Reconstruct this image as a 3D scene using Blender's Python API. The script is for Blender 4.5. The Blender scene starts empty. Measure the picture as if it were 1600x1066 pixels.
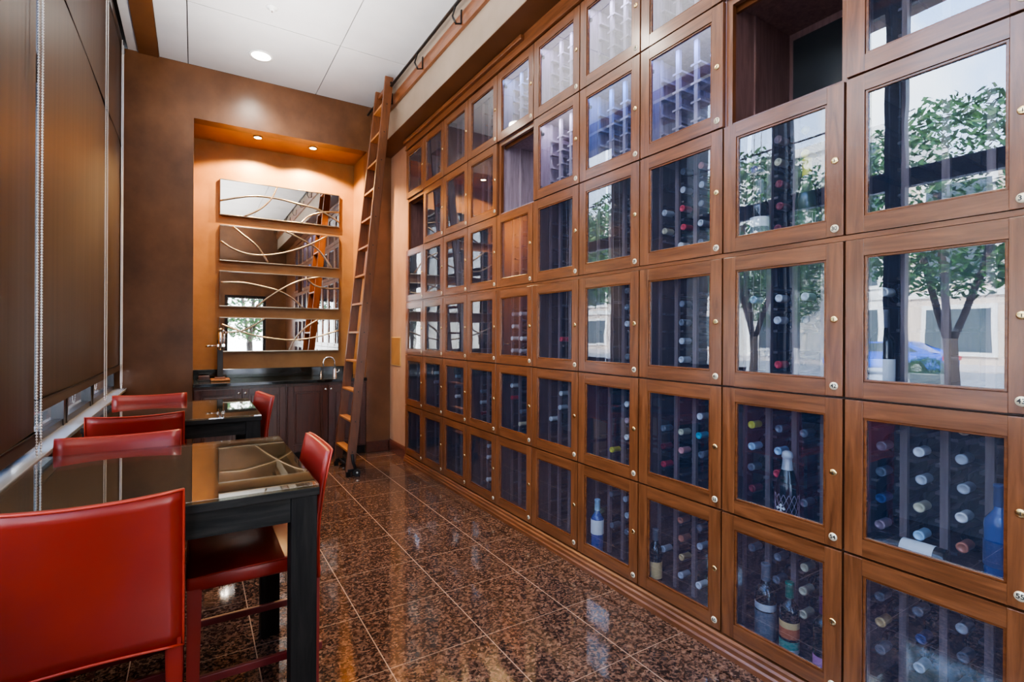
import bpy, bmesh, math, random
from mathutils import Vector, Matrix
random.seed(7)
C = bpy.context.scene.collection
PI = math.pi
CAMZ = 1.3838

# ------------------------------------------------------------------ materials
MATS = {}
def newmat(name):
    m = bpy.data.materials.new(name); m.use_nodes = True
    nt = m.node_tree; nt.nodes.clear()
    out = nt.nodes.new('ShaderNodeOutputMaterial')
    MATS[name] = m
    return m, nt, out
def N(nt, t, **kw):
    n = nt.nodes.new(t)
    for k, v in kw.items():
        if k in n.inputs.keys(): n.inputs[k].default_value = v
        else: setattr(n, k, v)
    return n
def rgba(c): return (c[0], c[1], c[2], 1)
def pbr(name, col, rough=.5, metal=0, coat=0, spec=.5, emis=None, estr=0, trans=0):
    m, nt, out = newmat(name)
    b = N(nt, 'ShaderNodeBsdfPrincipled')
    b.inputs['Base Color'].default_value = rgba(col)
    b.inputs['Roughness'].default_value = rough
    b.inputs['Metallic'].default_value = metal
    b.inputs['Coat Weight'].default_value = coat
    b.inputs['Coat Roughness'].default_value = .16
    b.inputs['Specular IOR Level'].default_value = spec
    b.inputs['Transmission Weight'].default_value = trans
    if emis:
        b.inputs['Emission Color'].default_value = rgba(emis); b.inputs['Emission Strength'].default_value = estr
    nt.links.new(b.outputs[0], out.inputs[0])
    return m, nt, b
def noise_col(nt, b, c1, c2, scale=(1, 1, 1), nscale=5, detail=6, lo=.35, hi=.65, bump=0, rand=False, dist=0, rough=.6):
    tc = N(nt, 'ShaderNodeTexCoord')
    mp = N(nt, 'ShaderNodeMapping'); mp.inputs['Scale'].default_value = scale
    src = tc.outputs['Object']
    if rand:
        oi = N(nt, 'ShaderNodeObjectInfo'); mul = N(nt, 'ShaderNodeVectorMath', operation='SCALE')
        cmb = N(nt, 'ShaderNodeCombineXYZ')
        for i in range(3): nt.links.new(oi.outputs['Random'], cmb.inputs[i])
        nt.links.new(cmb.outputs[0], mul.inputs[0]); mul.inputs['Scale'].default_value = 37.
        ad = N(nt, 'ShaderNodeVectorMath', operation='ADD')
        nt.links.new(src, ad.inputs[0]); nt.links.new(mul.outputs[0], ad.inputs[1]); src = ad.outputs[0]
    nt.links.new(src, mp.inputs[0])
    nz = N(nt, 'ShaderNodeTexNoise'); nz.inputs['Scale'].default_value = nscale
    nz.inputs['Detail'].default_value = detail; nz.inputs['Distortion'].default_value = dist
    nz.inputs['Roughness'].default_value = rough
    nt.links.new(mp.outputs[0], nz.inputs['Vector'])
    cr = N(nt, 'ShaderNodeValToRGB')
    cr.color_ramp.elements[0].position = lo; cr.color_ramp.elements[0].color = rgba(c1)
    cr.color_ramp.elements[1].position = hi; cr.color_ramp.elements[1].color = rgba(c2)
    nt.links.new(nz.outputs['Fac'], cr.inputs[0])
    nt.links.new(cr.outputs[0], b.inputs['Base Color'])
    if bump:
        bp = N(nt, 'ShaderNodeBump'); bp.inputs['Strength'].default_value = bump; bp.inputs['Distance'].default_value = .004
        nt.links.new(nz.outputs['Fac'], bp.inputs['Height']); nt.links.new(bp.outputs[0], b.inputs['Normal'])
    return nz, cr
def wood(name, c1, c2, grain, rough=.3, coat=.25, rand=True, bump=.06):
    m, nt, b = pbr(name, c1, rough, coat=coat)
    s = {'x': (1.2, 14, 14), 'y': (14, 1.2, 14), 'z': (14, 14, 1.2)}[grain]
    noise_col(nt, b, c1, c2, s, 3.2, 7, .3, .72, bump=bump, rand=rand, dist=.6)
    return m

WOOD1, WOOD2 = (.092, .029, .009), (.235, .083, .030)
wood('mahogany_horizontal', WOOD1, WOOD2, 'y', .30, .5)
wood('mahogany_vertical', WOOD1, WOOD2, 'z', .30, .5)
wood('mahogany_along', WOOD1, WOOD2, 'y', .3, .3, rand=False)
wood('bead_wood', (.09, .025, .008), (.20, .065, .02), 'y', .25, .4)
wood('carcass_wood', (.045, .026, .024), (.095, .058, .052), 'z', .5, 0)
wood('carcass_lit', (.22, .16, .185), (.40, .31, .36), 'z', .5, 0)  # lighter lavender copy of the carcass wood, lamplight put into its colour
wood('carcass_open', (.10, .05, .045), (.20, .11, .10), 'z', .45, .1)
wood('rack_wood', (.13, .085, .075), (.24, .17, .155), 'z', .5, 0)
wood('rack_lit', (.30, .24, .27), (.46, .38, .42), 'z', .5, 0)  # lit copy of the rack wood, its brightness painted in
wood('ladder_wood', (.085, .028, .010), (.20, .070, .026), 'z', .35, .3)
wood('tread_wood', (.26, .095, .026), (.46, .19, .055), 'y', .4, .2)
wood('cabinet_wood', (.045, .012, .007), (.10, .028, .014), 'z', .28, .4)
wood('baseboard_wood', (.07, .02, .012), (.13, .035, .018), 'y', .25, .5)
wood('ebony_wood', (.008, .007, .006), (.032, .027, .022), 'x', .55, 0, bump=.2)
wood('ebony_upright', (.006, .005, .0045), (.022, .018, .015), 'z', .5, 0, bump=.2)
wood('rack_shaded', (.045, .03, .028), (.09, .065, .06), 'z', .5, 0)  # rack wood darkened on pegs and rear posts, painting in the locker's inner shade
pbr('black_gap', (.012, .008, .007), .7)
pbr('dark_back', (.02, .022, .024), .25)
pbr('brass', (.85, .62, .30), .25, 1)
m, nt, b = pbr('plate', (.85, .74, .52), .35, .4)
pbr('ink', (.02, .018, .015), .5)
pbr('black_metal', (.018, .017, .017), .35, .6)
pbr('chrome', (.85, .85, .85), .12, 1)
pbr('nickel', (.62, .60, .57), .25, 1)
pbr('bronze_bar', (.42, .36, .28), .28, 1)
pbr('mirror', (.80, .78, .74), .015, 1)
pbr('mirror_edge', (.09, .06, .045), .3, .3)
pbr('white_bead', (.85, .83, .80), .3)
pbr('frame_dark', (.03, .024, .022), .35)
m, nt, b = pbr('hem', (.035, .020, .014), .55)
m, nt, b = pbr('sill', (.30, .32, .34), .25, coat=.3)
m, nt, b = pbr('lower_wall', (.30, .30, .30), .4)
pbr('white_emit', (1, 1, 1), .5, emis=(1, .93, .82), estr=14)
pbr('warm_emit', (1, 1, 1), .5, emis=(1, .78, .45), estr=60)
pbr('led_emit', (1, 1, 1), .5, emis=(.75, .82, 1), estr=3)
pbr('can_trim', (.8, .8, .78), .4)

# plaster
m, nt, b = pbr('plaster', (.2, .09, .04), .33, coat=.05)
noise_col(nt, b, (.095, .040, .017), (.20, .09, .040), (1, 1, .8), 2.6, 10, .3, .72, bump=.12)
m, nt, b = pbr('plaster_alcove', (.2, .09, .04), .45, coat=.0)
noise_col(nt, b, (.25, .122, .040), (.35, .178, .060), (1, 1, 1), 4, 10, .3, .7, bump=.06)  # yellower and lighter than the wall plaster, spotlight warmth put into the colour
m, nt, b = pbr('plaster_pink', (.2, .09, .04), .4)
noise_col(nt, b, (.34, .19, .12), (.46, .28, .18), (1, 1, .6), 3, 9, .3, .7, bump=.06)
m, nt, b = pbr('soffit_tan', (.26, .19, .13), .5)
noise_col(nt, b, (.20, .15, .105), (.27, .205, .15), (1, 1, 1), 3, 8, .3, .7, bump=.05)
m, nt, b = pbr('soffit_brown', (.16, .06, .02), .4)
noise_col(nt, b, (.10, .038, .012), (.15, .06, .02), (1, 1, 1), 3, 8, .3, .7)
m, nt, b = pbr('ceiling_panel', (.66, .66, .66), .45)
noise_col(nt, b, (.50, .50, .51), (.58, .58, .58), (1, 1, 1), 2, 8, .3, .7)

# granite floor with tile joints
m, nt, b = pbr('granite', (.1, .04, .02), .07, coat=.35)
b.inputs['Coat Roughness'].default_value = .03
tc = N(nt, 'ShaderNodeTexCoord'); sx = N(nt, 'ShaderNodeSeparateXYZ'); nt.links.new(tc.outputs['Object'], sx.inputs[0])
nw = N(nt, 'ShaderNodeTexNoise'); nw.inputs['Scale'].default_value = 30; nw.inputs['Detail'].default_value = 3
nt.links.new(tc.outputs['Object'], nw.inputs['Vector'])
mxv = N(nt, 'ShaderNodeMix', data_type='VECTOR'); mxv.inputs[0].default_value = .035
nt.links.new(tc.outputs['Object'], mxv.inputs[4]); nt.links.new(nw.outputs['Color'], mxv.inputs[5])
vo = N(nt, 'ShaderNodeTexVoronoi'); vo.inputs['Scale'].default_value = 105; nt.links.new(mxv.outputs[1], vo.inputs['Vector'])
sc = N(nt, 'ShaderNodeSeparateColor'); nt.links.new(vo.outputs['Color'], sc.inputs[0])
n2 = N(nt, 'ShaderNodeTexNoise'); n2.inputs['Scale'].default_value = 42; n2.inputs['Detail'].default_value = 8; n2.inputs['Roughness'].default_value = .7
nt.links.new(tc.outputs['Object'], n2.inputs['Vector'])
mm = N(nt, 'ShaderNodeMix', data_type='FLOAT'); mm.inputs[0].default_value = .62
nt.links.new(sc.outputs[0], mm.inputs[2]); nt.links.new(n2.outputs['Fac'], mm.inputs[3])
cr = N(nt, 'ShaderNodeValToRGB'); nt.links.new(mm.outputs[0], cr.inputs[0])
e = cr.color_ramp.elements
e[0].position = .34; e[0].color = (.024, .015, .012, 1)
e[1].position = .80; e[1].color = (.33, .20, .13, 1)
x = e.new(.46); x.color = (.060, .033, .023, 1)
x = e.new(.54); x.color = (.12, .062, .040, 1)
x = e.new(.64); x.color = (.19, .105, .068, 1)
T = .45716
def joint(axis, off, w):
    a = N(nt, 'ShaderNodeMath', operation='ADD'); a.inputs[1].default_value = -off + w / 2 + T * 40
    nt.links.new(sx.outputs[axis], a.inputs[0])
    mo = N(nt, 'ShaderNodeMath', operation='MODULO'); mo.inputs[1].default_value = T; nt.links.new(a.outputs[0], mo.inputs[0])
    l = N(nt, 'ShaderNodeMath', operation='LESS_THAN'); l.inputs[1].default_value = w; nt.links.new(mo.outputs[0], l.inputs[0])
    return l
jx = joint(0, 1.149, .0045); jy = joint(1, 2.057, .0028)
mxx = N(nt, 'ShaderNodeMath', operation='MAXIMUM'); nt.links.new(jx.outputs[0], mxx.inputs[0]); nt.links.new(jy.outputs[0], mxx.inputs[1])
mc = N(nt, 'ShaderNodeMix', data_type='RGBA'); nt.links.new(mxx.outputs[0], mc.inputs[0]); nt.links.new(cr.outputs[0], mc.inputs[6])
mc.inputs[7].default_value = (.42, .27, .18, 1)
nt.links.new(mc.outputs[2], b.inputs['Base Color'])
mr = N(nt, 'ShaderNodeMix', data_type='FLOAT'); nt.links.new(mxx.outputs[0], mr.inputs[0]); mr.inputs[2].default_value = .07; mr.inputs[3].default_value = .5
nt.links.new(mr.outputs[0], b.inputs['Roughness'])

m, nt, b = pbr('black_granite', (.008, .010, .009), .08, coat=.4)
noise_col(nt, b, (.004, .005, .005), (.02, .028, .024), (1, 1, 1), 60, 5, .45, .75)
# leather
m, nt, b = pbr('red_leather', (.33, .022, .012), .36, coat=.2)
b.inputs['Coat Roughness'].default_value = .2
noise_col(nt, b, (.21, .014, .010), (.31, .022, .010), (1, 1, 1), 3, 6, .3, .7, bump=.03)
m, nt, b = pbr('red_piping', (.40, .035, .016), .4)
m, nt, b = pbr('red_dark', (.16, .012, .012), .4)

def glassmat(name, tint, ior, rough=0., bump=0., haze=None, hz=0.):
    m, nt, out = newmat(name)
    tr = N(nt, 'ShaderNodeBsdfTransparent'); tr.inputs[0].default_value = rgba(tint)
    gl = N(nt, 'ShaderNodeBsdfGlossy'); gl.inputs['Roughness'].default_value = rough
    gl.inputs['Color'].default_value = (1, 1, 1, 1)
    lw = N(nt, 'ShaderNodeLayerWeight'); lw.inputs['Blend'].default_value = .5
    pw = N(nt, 'ShaderNodeMath', operation='POWER'); pw.inputs[1].default_value = 4.5; nt.links.new(lw.outputs['Facing'], pw.inputs[0])
    ma = N(nt, 'ShaderNodeMath', operation='MULTIPLY_ADD'); ma.inputs[1].default_value = .95 - ior; ma.inputs[2].default_value = ior; nt.links.new(pw.outputs[0], ma.inputs[0])
    mx = N(nt, 'ShaderNodeMixShader')
    nt.links.new(ma.outputs[0], mx.inputs[0]); nt.links.new(tr.outputs[0], mx.inputs[1]); nt.links.new(gl.outputs[0], mx.inputs[2])
    if bump:
        tc = N(nt, 'ShaderNodeTexCoord'); nz = N(nt, 'ShaderNodeTexNoise'); nz.inputs['Scale'].default_value = 5.; nz.inputs['Detail'].default_value = 1
        oi = N(nt, 'ShaderNodeObjectInfo'); ad = N(nt, 'ShaderNodeVectorMath', operation='ADD')
        nt.links.new(tc.outputs['Object'], ad.inputs[0]); nt.links.new(oi.outputs['Random'], ad.inputs[1])
        nt.links.new(ad.outputs[0], nz.inputs['Vector'])
        bp = N(nt, 'ShaderNodeBump'); bp.inputs['Strength'].default_value = bump; bp.inputs['Distance'].default_value = .01
        nt.links.new(nz.outputs['Fac'], bp.inputs['Height']); nt.links.new(bp.outputs[0], gl.inputs['Normal'])
    if haze:
        df = N(nt, 'ShaderNodeBsdfDiffuse'); df.inputs[0].default_value = rgba(haze)
        m2 = N(nt, 'ShaderNodeMixShader'); m2.inputs[0].default_value = hz
        nt.links.new(mx.outputs[0], m2.inputs[1]); nt.links.new(df.outputs[0], m2.inputs[2]); nt.links.new(m2.outputs[0], out.inputs[0])
    else:
        nt.links.new(mx.outputs[0], out.inputs[0])
    return m
glassmat('door_glass', (.76, .80, .87), .20, 0, .03, haze=(.20, .32, .62), hz=.04)  # bluish haze over the panes is painted by a diffuse mix
glassmat('window_glass', (.95, .97, .97), .05)
glassmat('table_glass', (.80, .85, .83), .22, .012)

# solar shade fabric: an open weave, see-through face on, opaque edge on
m, nt, out = newmat('shade_fabric')
b = N(nt, 'ShaderNodeBsdfPrincipled'); b.inputs['Roughness'].default_value = .45
tc = N(nt, 'ShaderNodeTexCoord'); mp = N(nt, 'ShaderNodeMapping'); mp.inputs['Scale'].default_value = (1, 5, .12)
nt.links.new(tc.outputs['Object'], mp.inputs[0]); nz = N(nt, 'ShaderNodeTexNoise'); nz.inputs['Scale'].default_value = 4; nz.inputs['Detail'].default_value = 8
nt.links.new(mp.outputs[0], nz.inputs['Vector']); cr = N(nt, 'ShaderNodeValToRGB'); nt.links.new(nz.outputs['Fac'], cr.inputs[0])
cr.color_ramp.elements[0].position = .35; cr.color_ramp.elements[0].color = (.026, .014, .010, 1)
cr.color_ramp.elements[1].position = .7; cr.color_ramp.elements[1].color = (.052, .031, .021, 1)
nt.links.new(cr.outputs[0], b.inputs['Base Color'])
lw = N(nt, 'ShaderNodeLayerWeight'); lw.inputs['Blend'].default_value = .5
mr = N(nt, 'ShaderNodeMapRange'); mr.inputs['From Min'].default_value = .3; mr.inputs['From Max'].default_value = .75
mr.inputs['To Min'].default_value = .42; mr.inputs['To Max'].default_value = 1
nt.links.new(lw.outputs['Facing'], mr.inputs['Value'])
tr = N(nt, 'ShaderNodeBsdfTransparent'); mx = N(nt, 'ShaderNodeMixShader')
nt.links.new(mr.outputs[0], mx.inputs[0]); nt.links.new(tr.outputs[0], mx.inputs[1]); nt.links.new(b.outputs[0], mx.inputs[2])
nt.links.new(mx.outputs[0], out.inputs[0])

# bottle materials
pbr('bottle_dark', (.006, .010, .008), .06, coat=.5)
pbr('bottle_green', (.02, .05, .02), .06, coat=.5)
pbr('bottle_blue', (.03, .08, .28), .06, coat=.5)
FOIL = {'grey': (.16, .17, .19), 'silver': (.50, .52, .54), 'white': (.78, .78, .76), 'blue': (.40, .60, .75), 'teal': (.05, .45, .60),
        'yellow': (.75, .68, .05), 'tan': (.62, .56, .36), 'gold': (.60, .42, .16), 'copper': (.55, .19, .10), 'red': (.55, .03, .05),
        'maroon': (.22, .025, .035), 'pink': (.70, .30, .28), 'mauve': (.42, .28, .30), 'purple': (.22, .16, .42), 'green': (.02, .20, .12), 'plum': (.16, .04, .12), 'navy': (.04, .07, .2)}
for k in ('ebony_wood', 'ebony_upright'):
    for n_ in MATS[k].node_tree.nodes:
        if n_.type == 'BSDF_PRINCIPLED': n_.inputs['Specular IOR Level'].default_value = .18
for k, c in FOIL.items(): pbr('foil_' + k, c, .35, .15)
pbr('label_white', (.75, .76, .72), .6); pbr('label_orange', (.45, .12, .03), .6); pbr('label_green', (.04, .22, .16), .6)
pbr('label_grey', (.10, .12, .14), .4); pbr('label_pink', (.5, .2, .4), .6); pbr('label_tan', (.62, .42, .16), .6)
# outdoors
m, nt, b = pbr('paving', (.5, .45, .42), .8); noise_col(nt, b, (.42, .36, .33), (.60, .54, .50), (1, 1, 1), 3, 6)
m, nt, b = pbr('asphalt', (.25, .25, .25), .85); noise_col(nt, b, (.20, .20, .20), (.32, .31, .30), (1, 1, 1), 6, 6)
m, nt, b = pbr('brick_tan', (.5, .33, .22), .8)
tc = N(nt, 'ShaderNodeTexCoord'); mp = N(nt, 'ShaderNodeMapping'); mp.inputs['Rotation'].default_value = (PI / 2, 0, PI / 2)
bk = N(nt, 'ShaderNodeTexBrick'); bk.inputs['Scale'].default_value = 2.5; bk.inputs['Color1'].default_value = (.50, .30, .19, 1); bk.inputs['Color2'].default_value = (.40, .22, .14, 1); bk.inputs['Mortar'].default_value = (.6, .5, .42, 1)
nt.links.new(tc.outputs['Object'], mp.inputs[0]); nt.links.new(mp.outputs[0], bk.inputs['Vector']); nt.links.new(bk.outputs[0], b.inputs['Base Color'])
pbr('stone_white', (.72, .70, .66), .7); pbr('dark_window', (.05, .07, .08), .1); pbr('trunk', (.05, .035, .025), .8)
m, nt, b = pbr('leaves', (.06, .16, .04), .5); noise_col(nt, b, (.012, .045, .010), (.06, .16, .03), (1, 1, 1), 8, 4)
pbr('car_blue', (.02, .10, .55), .15, coat=1); pbr('tyre', (.02, .02, .02), .7); pbr('tail_red', (.6, .01, .02), .3); pbr('planter_grey', (.16, .20, .20), .6)
M = MATS

# ------------------------------------------------------------------ mesh helpers
class MB:
    def __init__(s): s.bm = bmesh.new(); s.mats = []
    def mi(s, mat):
        if mat not in s.mats: s.mats.append(mat)
        return s.mats.index(mat)
    def box(s, x0, x1, y0, y1, z0, z1, mat, rot=None, bev=0):
        r = bmesh.ops.create_cube(s.bm, size=1)
        vs = r['verts']; i = s.mi(mat)
        cx, cy, cz = (x0 + x1) / 2, (y0 + y1) / 2, (z0 + z1) / 2
        for v in vs:
            v.co = Vector((v.co.x * (x1 - x0), v.co.y * (y1 - y0), v.co.z * (z1 - z0)))
            if rot: v.co = rot @ v.co
            v.co += Vector((cx, cy, cz))
        fs = {f for v in vs for f in v.link_faces}
        for f in fs: f.material_index = i
        if bev:
            es = list({e for v in vs for e in v.link_edges})
            r = bmesh.ops.bevel(s.bm, geom=es, offset=bev, segments=2, affect='EDGES', profile=.5)
            for f in r['faces']: f.material_index = i
        return s
    def quad(s, pts, mat):
        f = s.bm.faces.new([s.bm.verts.new(p) for p in pts]); f.material_index = s.mi(mat); return s
    def cyl(s, p0, p1, r0, mat, r1=None, n=12, cap=True, smooth=True):
        p0, p1 = Vector(p0), Vector(p1); d = p1 - p0
        r1 = r0 if r1 is None else r1
        q = Vector((0, 0, 1)).rotation_difference(d.normalized()).to_matrix()
        A = []; B = []; i = s.mi(mat)
        for k in range(n):
            a = 2 * PI * k / n; c = Vector((math.cos(a), math.sin(a), 0))
            A.append(s.bm.verts.new(p0 + q @ (c * r0))); B.append(s.bm.verts.new(p1 + q @ (c * r1)))
        for k in range(n):
            f = s.bm.faces.new((A[k], A[(k + 1) % n], B[(k + 1) % n], B[k])); f.material_index = i; f.smooth = smooth
        if cap:
            f = s.bm.faces.new(A[::-1]); f.material_index = i
            f = s.bm.faces.new(B); f.material_index = i
        return s
    def lathe(s, prof, mat, n=20, c=(0, 0, 0), rot=None, smooth=True, capends=True):
        # prof: list of (r, z)
        i = s.mi(mat); rings = []; c = Vector(c)
        for r, z in prof:
            ring = []
            for k in range(n):
                a = 2 * PI * k / n; p = Vector((r * math.cos(a), r * math.sin(a), z))
                if rot: p = rot @ p
                ring.append(s.bm.verts.new(p + c))
            rings.append(ring)
        for a, b in zip(rings, rings[1:]):
            for k in range(n):
                f = s.bm.faces.new((a[k], a[(k + 1) % n], b[(k + 1) % n], b[k])); f.material_index = i; f.smooth = smooth
        if capends:
            f = s.bm.faces.new(rings[0][::-1]); f.material_index = i
            f = s.bm.faces.new(rings[-1]); f.material_index = i
        return s
    def tube(s, pts, r, mat, n=8, ry=None, closed=False):
        pts = [Vector(p) for p in pts]; i = s.mi(mat); rings = []
        for k, p in enumerate(pts):
            a = pts[max(0, k - 1)]; b = pts[min(len(pts) - 1, k + 1)]
            d = (b - a).normalized(); up = Vector((0, 1, 0)) if abs(d.y) < .9 else Vector((0, 0, 1))
            u = d.cross(up).normalized(); v = u.cross(d).normalized()
            rings.append([s.bm.verts.new(p + u * r * math.cos(2 * PI * j / n) + v * (ry or r) * math.sin(2 * PI * j / n)) for j in range(n)])
        for a, b in zip(rings, rings[1:]):
            for j in range(n):
                f = s.bm.faces.new((a[j], a[(j + 1) % n], b[(j + 1) % n], b[j])); f.material_index = i; f.smooth = True
        f = s.bm.faces.new(rings[0][::-1]); f.material_index = i
        f = s.bm.faces.new(rings[-1]); f.material_index = i
        return s
    def prism(s, prof, y0, y1, mat, axis='y'):
        # prof list of (x,z) extruded along y (or (y,z) along x)
        i = s.mi(mat)
        P = (lambda a, b, t: (a, t, b)) if axis == 'y' else (lambda a, b, t: (t, a, b))
        A = [s.bm.verts.new(P(a, b, y0)) for a, b in prof]; B = [s.bm.verts.new(P(a, b, y1)) for a, b in prof]; n = len(prof)
        for k in range(n):
            f = s.bm.faces.new((A[k], A[(k + 1) % n], B[(k + 1) % n], B[k])); f.material_index = i
        f = s.bm.faces.new(A[::-1]); f.material_index = i
        f = s.bm.faces.new(B); f.material_index = i
        return s
    def mesh(s, name):
        bmesh.ops.recalc_face_normals(s.bm, faces=s.bm.faces)
        me = bpy.data.meshes.new(name); s.bm.to_mesh(me); s.bm.free()
        for k in s.mats: me.materials.append(M[k])
        return me
    def obj(s, name, parent=None, loc=None):
        o = bpy.data.objects.new(name, s.mesh(name)); C.objects.link(o)
        if parent: o.parent = parent
        if loc: o.location = loc
        return o
def mk(name, me, parent=None, loc=(0, 0, 0)):
    o = bpy.data.objects.new(name, me); C.objects.link(o); o.parent = parent; o.location = loc; return o
def thing(name, label, cat, loc=(0, 0, 0), rz=0, group=None):
    o = bpy.data.objects.new(name, None); o.empty_display_size = .1; C.objects.link(o)
    o.location = loc; o.rotation_euler = (0, 0, rz); return tag(o, label, cat, group)
def tag(o, label, cat, group=None):
    o['label'] = label; o['category'] = cat
    if group: o['group'] = group
    return o
def struct(o, label=None):
    o['kind'] = 'structure'
    if label: o['label'] = label
    return o
def copy_tree(o, parent=None):
    c = o.copy(); C.objects.link(c); c.parent = parent
    for ch in list(o.children): copy_tree(ch, c)
    return c
def text_mesh(txt, size, ext=.0004):
    cu = bpy.data.curves.new('t', 'FONT'); cu.body = txt; cu.size = size; cu.extrude = ext; cu.align_x = 'CENTER'; cu.align_y = 'CENTER'; cu.offset = size * .02
    o = bpy.data.objects.new('t', cu); C.objects.link(o)
    dg = bpy.context.evaluated_depsgraph_get(); dg.update()
    me = bpy.data.meshes.new_from_object(o.evaluated_get(dg)); bpy.data.objects.remove(o)
    return me
TXTROT = Matrix(((0, 0, -1), (-1, 0, 0), (0, 1, 0)))    # faces -X

# ------------------------------------------------------------------ room constants
XL, XR, YF, YB, ZC = -.60, 1.962, 5.98, -1.0, 4.05
XS = 1.775
SOF = 3.505
COLS = 10; W = .49344; Y0 = 5.3596
HS = [3.385, 2.857, 2.299, 1.735, 1.166, .621, .087]
GLOBAL_YEND = Y0 - COLS * W

# floor
struct(MB().box(XL - .3, 2.55, YB - .2, 6.75, -.1, 0, 'granite').obj('floor'))
# ceiling: panels with joints
cb = MB()
gx = [-.30, -.063, 1.135, XS]; gy = [YB] + [4.855 - 1.2 * k for k in range(4, -1, -1)] + [YF]
g = .004
for i in range(3):
    for j in range(len(gy) - 1):
        if gy[j + 1] - gy[j] < .05: continue
        cb.box(gx[i] + g, gx[i + 1] - g, gy[j] + g, gy[j + 1] - g, ZC, ZC + .03, 'ceiling_panel')
for j in range(len(gy) - 1): cb.box(-.54, -.46, gy[j] + g, gy[j + 1] - g, ZC, ZC + .03, 'ceiling_panel')
cb.box(-.9, 2.6, YB - .2, 6.8, ZC + .031, ZC + .15, 'black_gap')
struct(cb.obj('ceiling'))
struct(MB().box(-.46, -.30, YB, YF, ZC - .012, ZC + .02, 'soffit_brown').obj('trim_1'))
# far wall with alcove
AX0, AX1, AZ, AY = -.012, 1.712, 3.525, 6.58
fw = MB()
fw.box(-.95, AX0, YF, YF + .15, 0, ZC, 'plaster')
fw.box(AX0, 2.1, YF, YF + .15, AZ, ZC, 'plaster')
fw.box(AX1, 2.1, YF, YF + .15, 0, AZ, 'plaster')
struct(fw.obj('wall_far'))
al = MB()
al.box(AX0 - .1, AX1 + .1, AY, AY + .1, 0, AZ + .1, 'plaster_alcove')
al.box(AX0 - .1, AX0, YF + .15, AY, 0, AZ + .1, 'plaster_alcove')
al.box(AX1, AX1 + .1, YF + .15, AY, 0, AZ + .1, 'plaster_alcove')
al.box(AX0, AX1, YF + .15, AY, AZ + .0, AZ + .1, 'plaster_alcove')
struct(al.obj('wall_alcove'))
# right wall
rw = MB()
rw.box(2.0, 2.1, Y0, YF, 0, SOF, 'plaster_pink')
rw.box(2.48, 2.58, YB, Y0, 0, ZC, 'black_gap')
rw.box(1.985, 2.1, YB, GLOBAL_YEND - .01, 0, SOF, 'mahogany_vertical')
struct(rw.obj('wall_right'))
sf = MB()
sf.box(XS, 2.6, YB, YF, SOF, ZC, 'soffit_tan')
sf.box(XS + .001, 2.5, YB, YF, SOF - .004, SOF, 'soffit_brown')
struct(sf.obj('wall_soffit'))
# baseboards
def bprof(mb, y0, y1):
    mb.prism([(2.0, 0), (1.978, 0), (1.978, .10), (1.984, .118), (1.99, .13), (2.0, .135)], y0, y1, 'baseboard_wood')
bb = MB(); bprof(bb, Y0 + .01, YF); struct(bb.obj('baseboard_right'))
bb = MB(); bb.box(AX1 + .002, 1.978, YF - .022, YF, 0, .125, 'baseboard_wood', bev=.004); struct(bb.obj('baseboard_far'))
bb = MB(); bb.box(XL, AX0 - .02, YF - .022, YF, 0, .125, 'baseboard_wood', bev=.004); struct(bb.obj('baseboard_left'))
# back wall behind the camera with a glazed door opening
bw = MB()
bw.box(-.9, .15, YB - .15, YB, 0, ZC, 'plaster'); bw.box(1.52, 2.6, YB - .15, YB, 0, ZC, 'plaster'); bw.box(.15, 1.52, YB - .15, YB, 2.32, ZC, 'plaster'); bw.box(.36, .62, YB - .15, YB, 0, 2.32, 'plaster')
struct(bw.obj('wall_back'))
d1 = struct(MB().box(.62, .69, YB - .1, YB - .04, 0, 2.32, 'frame_dark').box(1.45, 1.52, YB - .1, YB - .04, 0, 2.32, 'frame_dark').box(.69, 1.45, YB - .1, YB - .04, 2.25, 2.32, 'frame_dark').box(.69, 1.45, YB - .1, YB - .04, 0, .15, 'frame_dark').obj('door_1'))
MB().box(.69, 1.45, YB - .075, YB - .069, .15, 2.25, 'window_glass').obj('glass_pane', d1)
d1 = struct(MB().box(.15, .17, YB - .1, YB - .04, 0, 2.32, 'frame_dark').box(.34, .36, YB - .1, YB - .04, 0, 2.32, 'frame_dark').box(.17, .34, YB - .1, YB - .04, 2.28, 2.32, 'frame_dark').box(.17, .34, YB - .1, YB - .04, 0, .15, 'frame_dark').obj('window_8'))
MB().box(.17, .34, YB - .075, YB - .069, .15, 2.28, 'window_glass').obj('glass_pane', d1)

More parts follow.
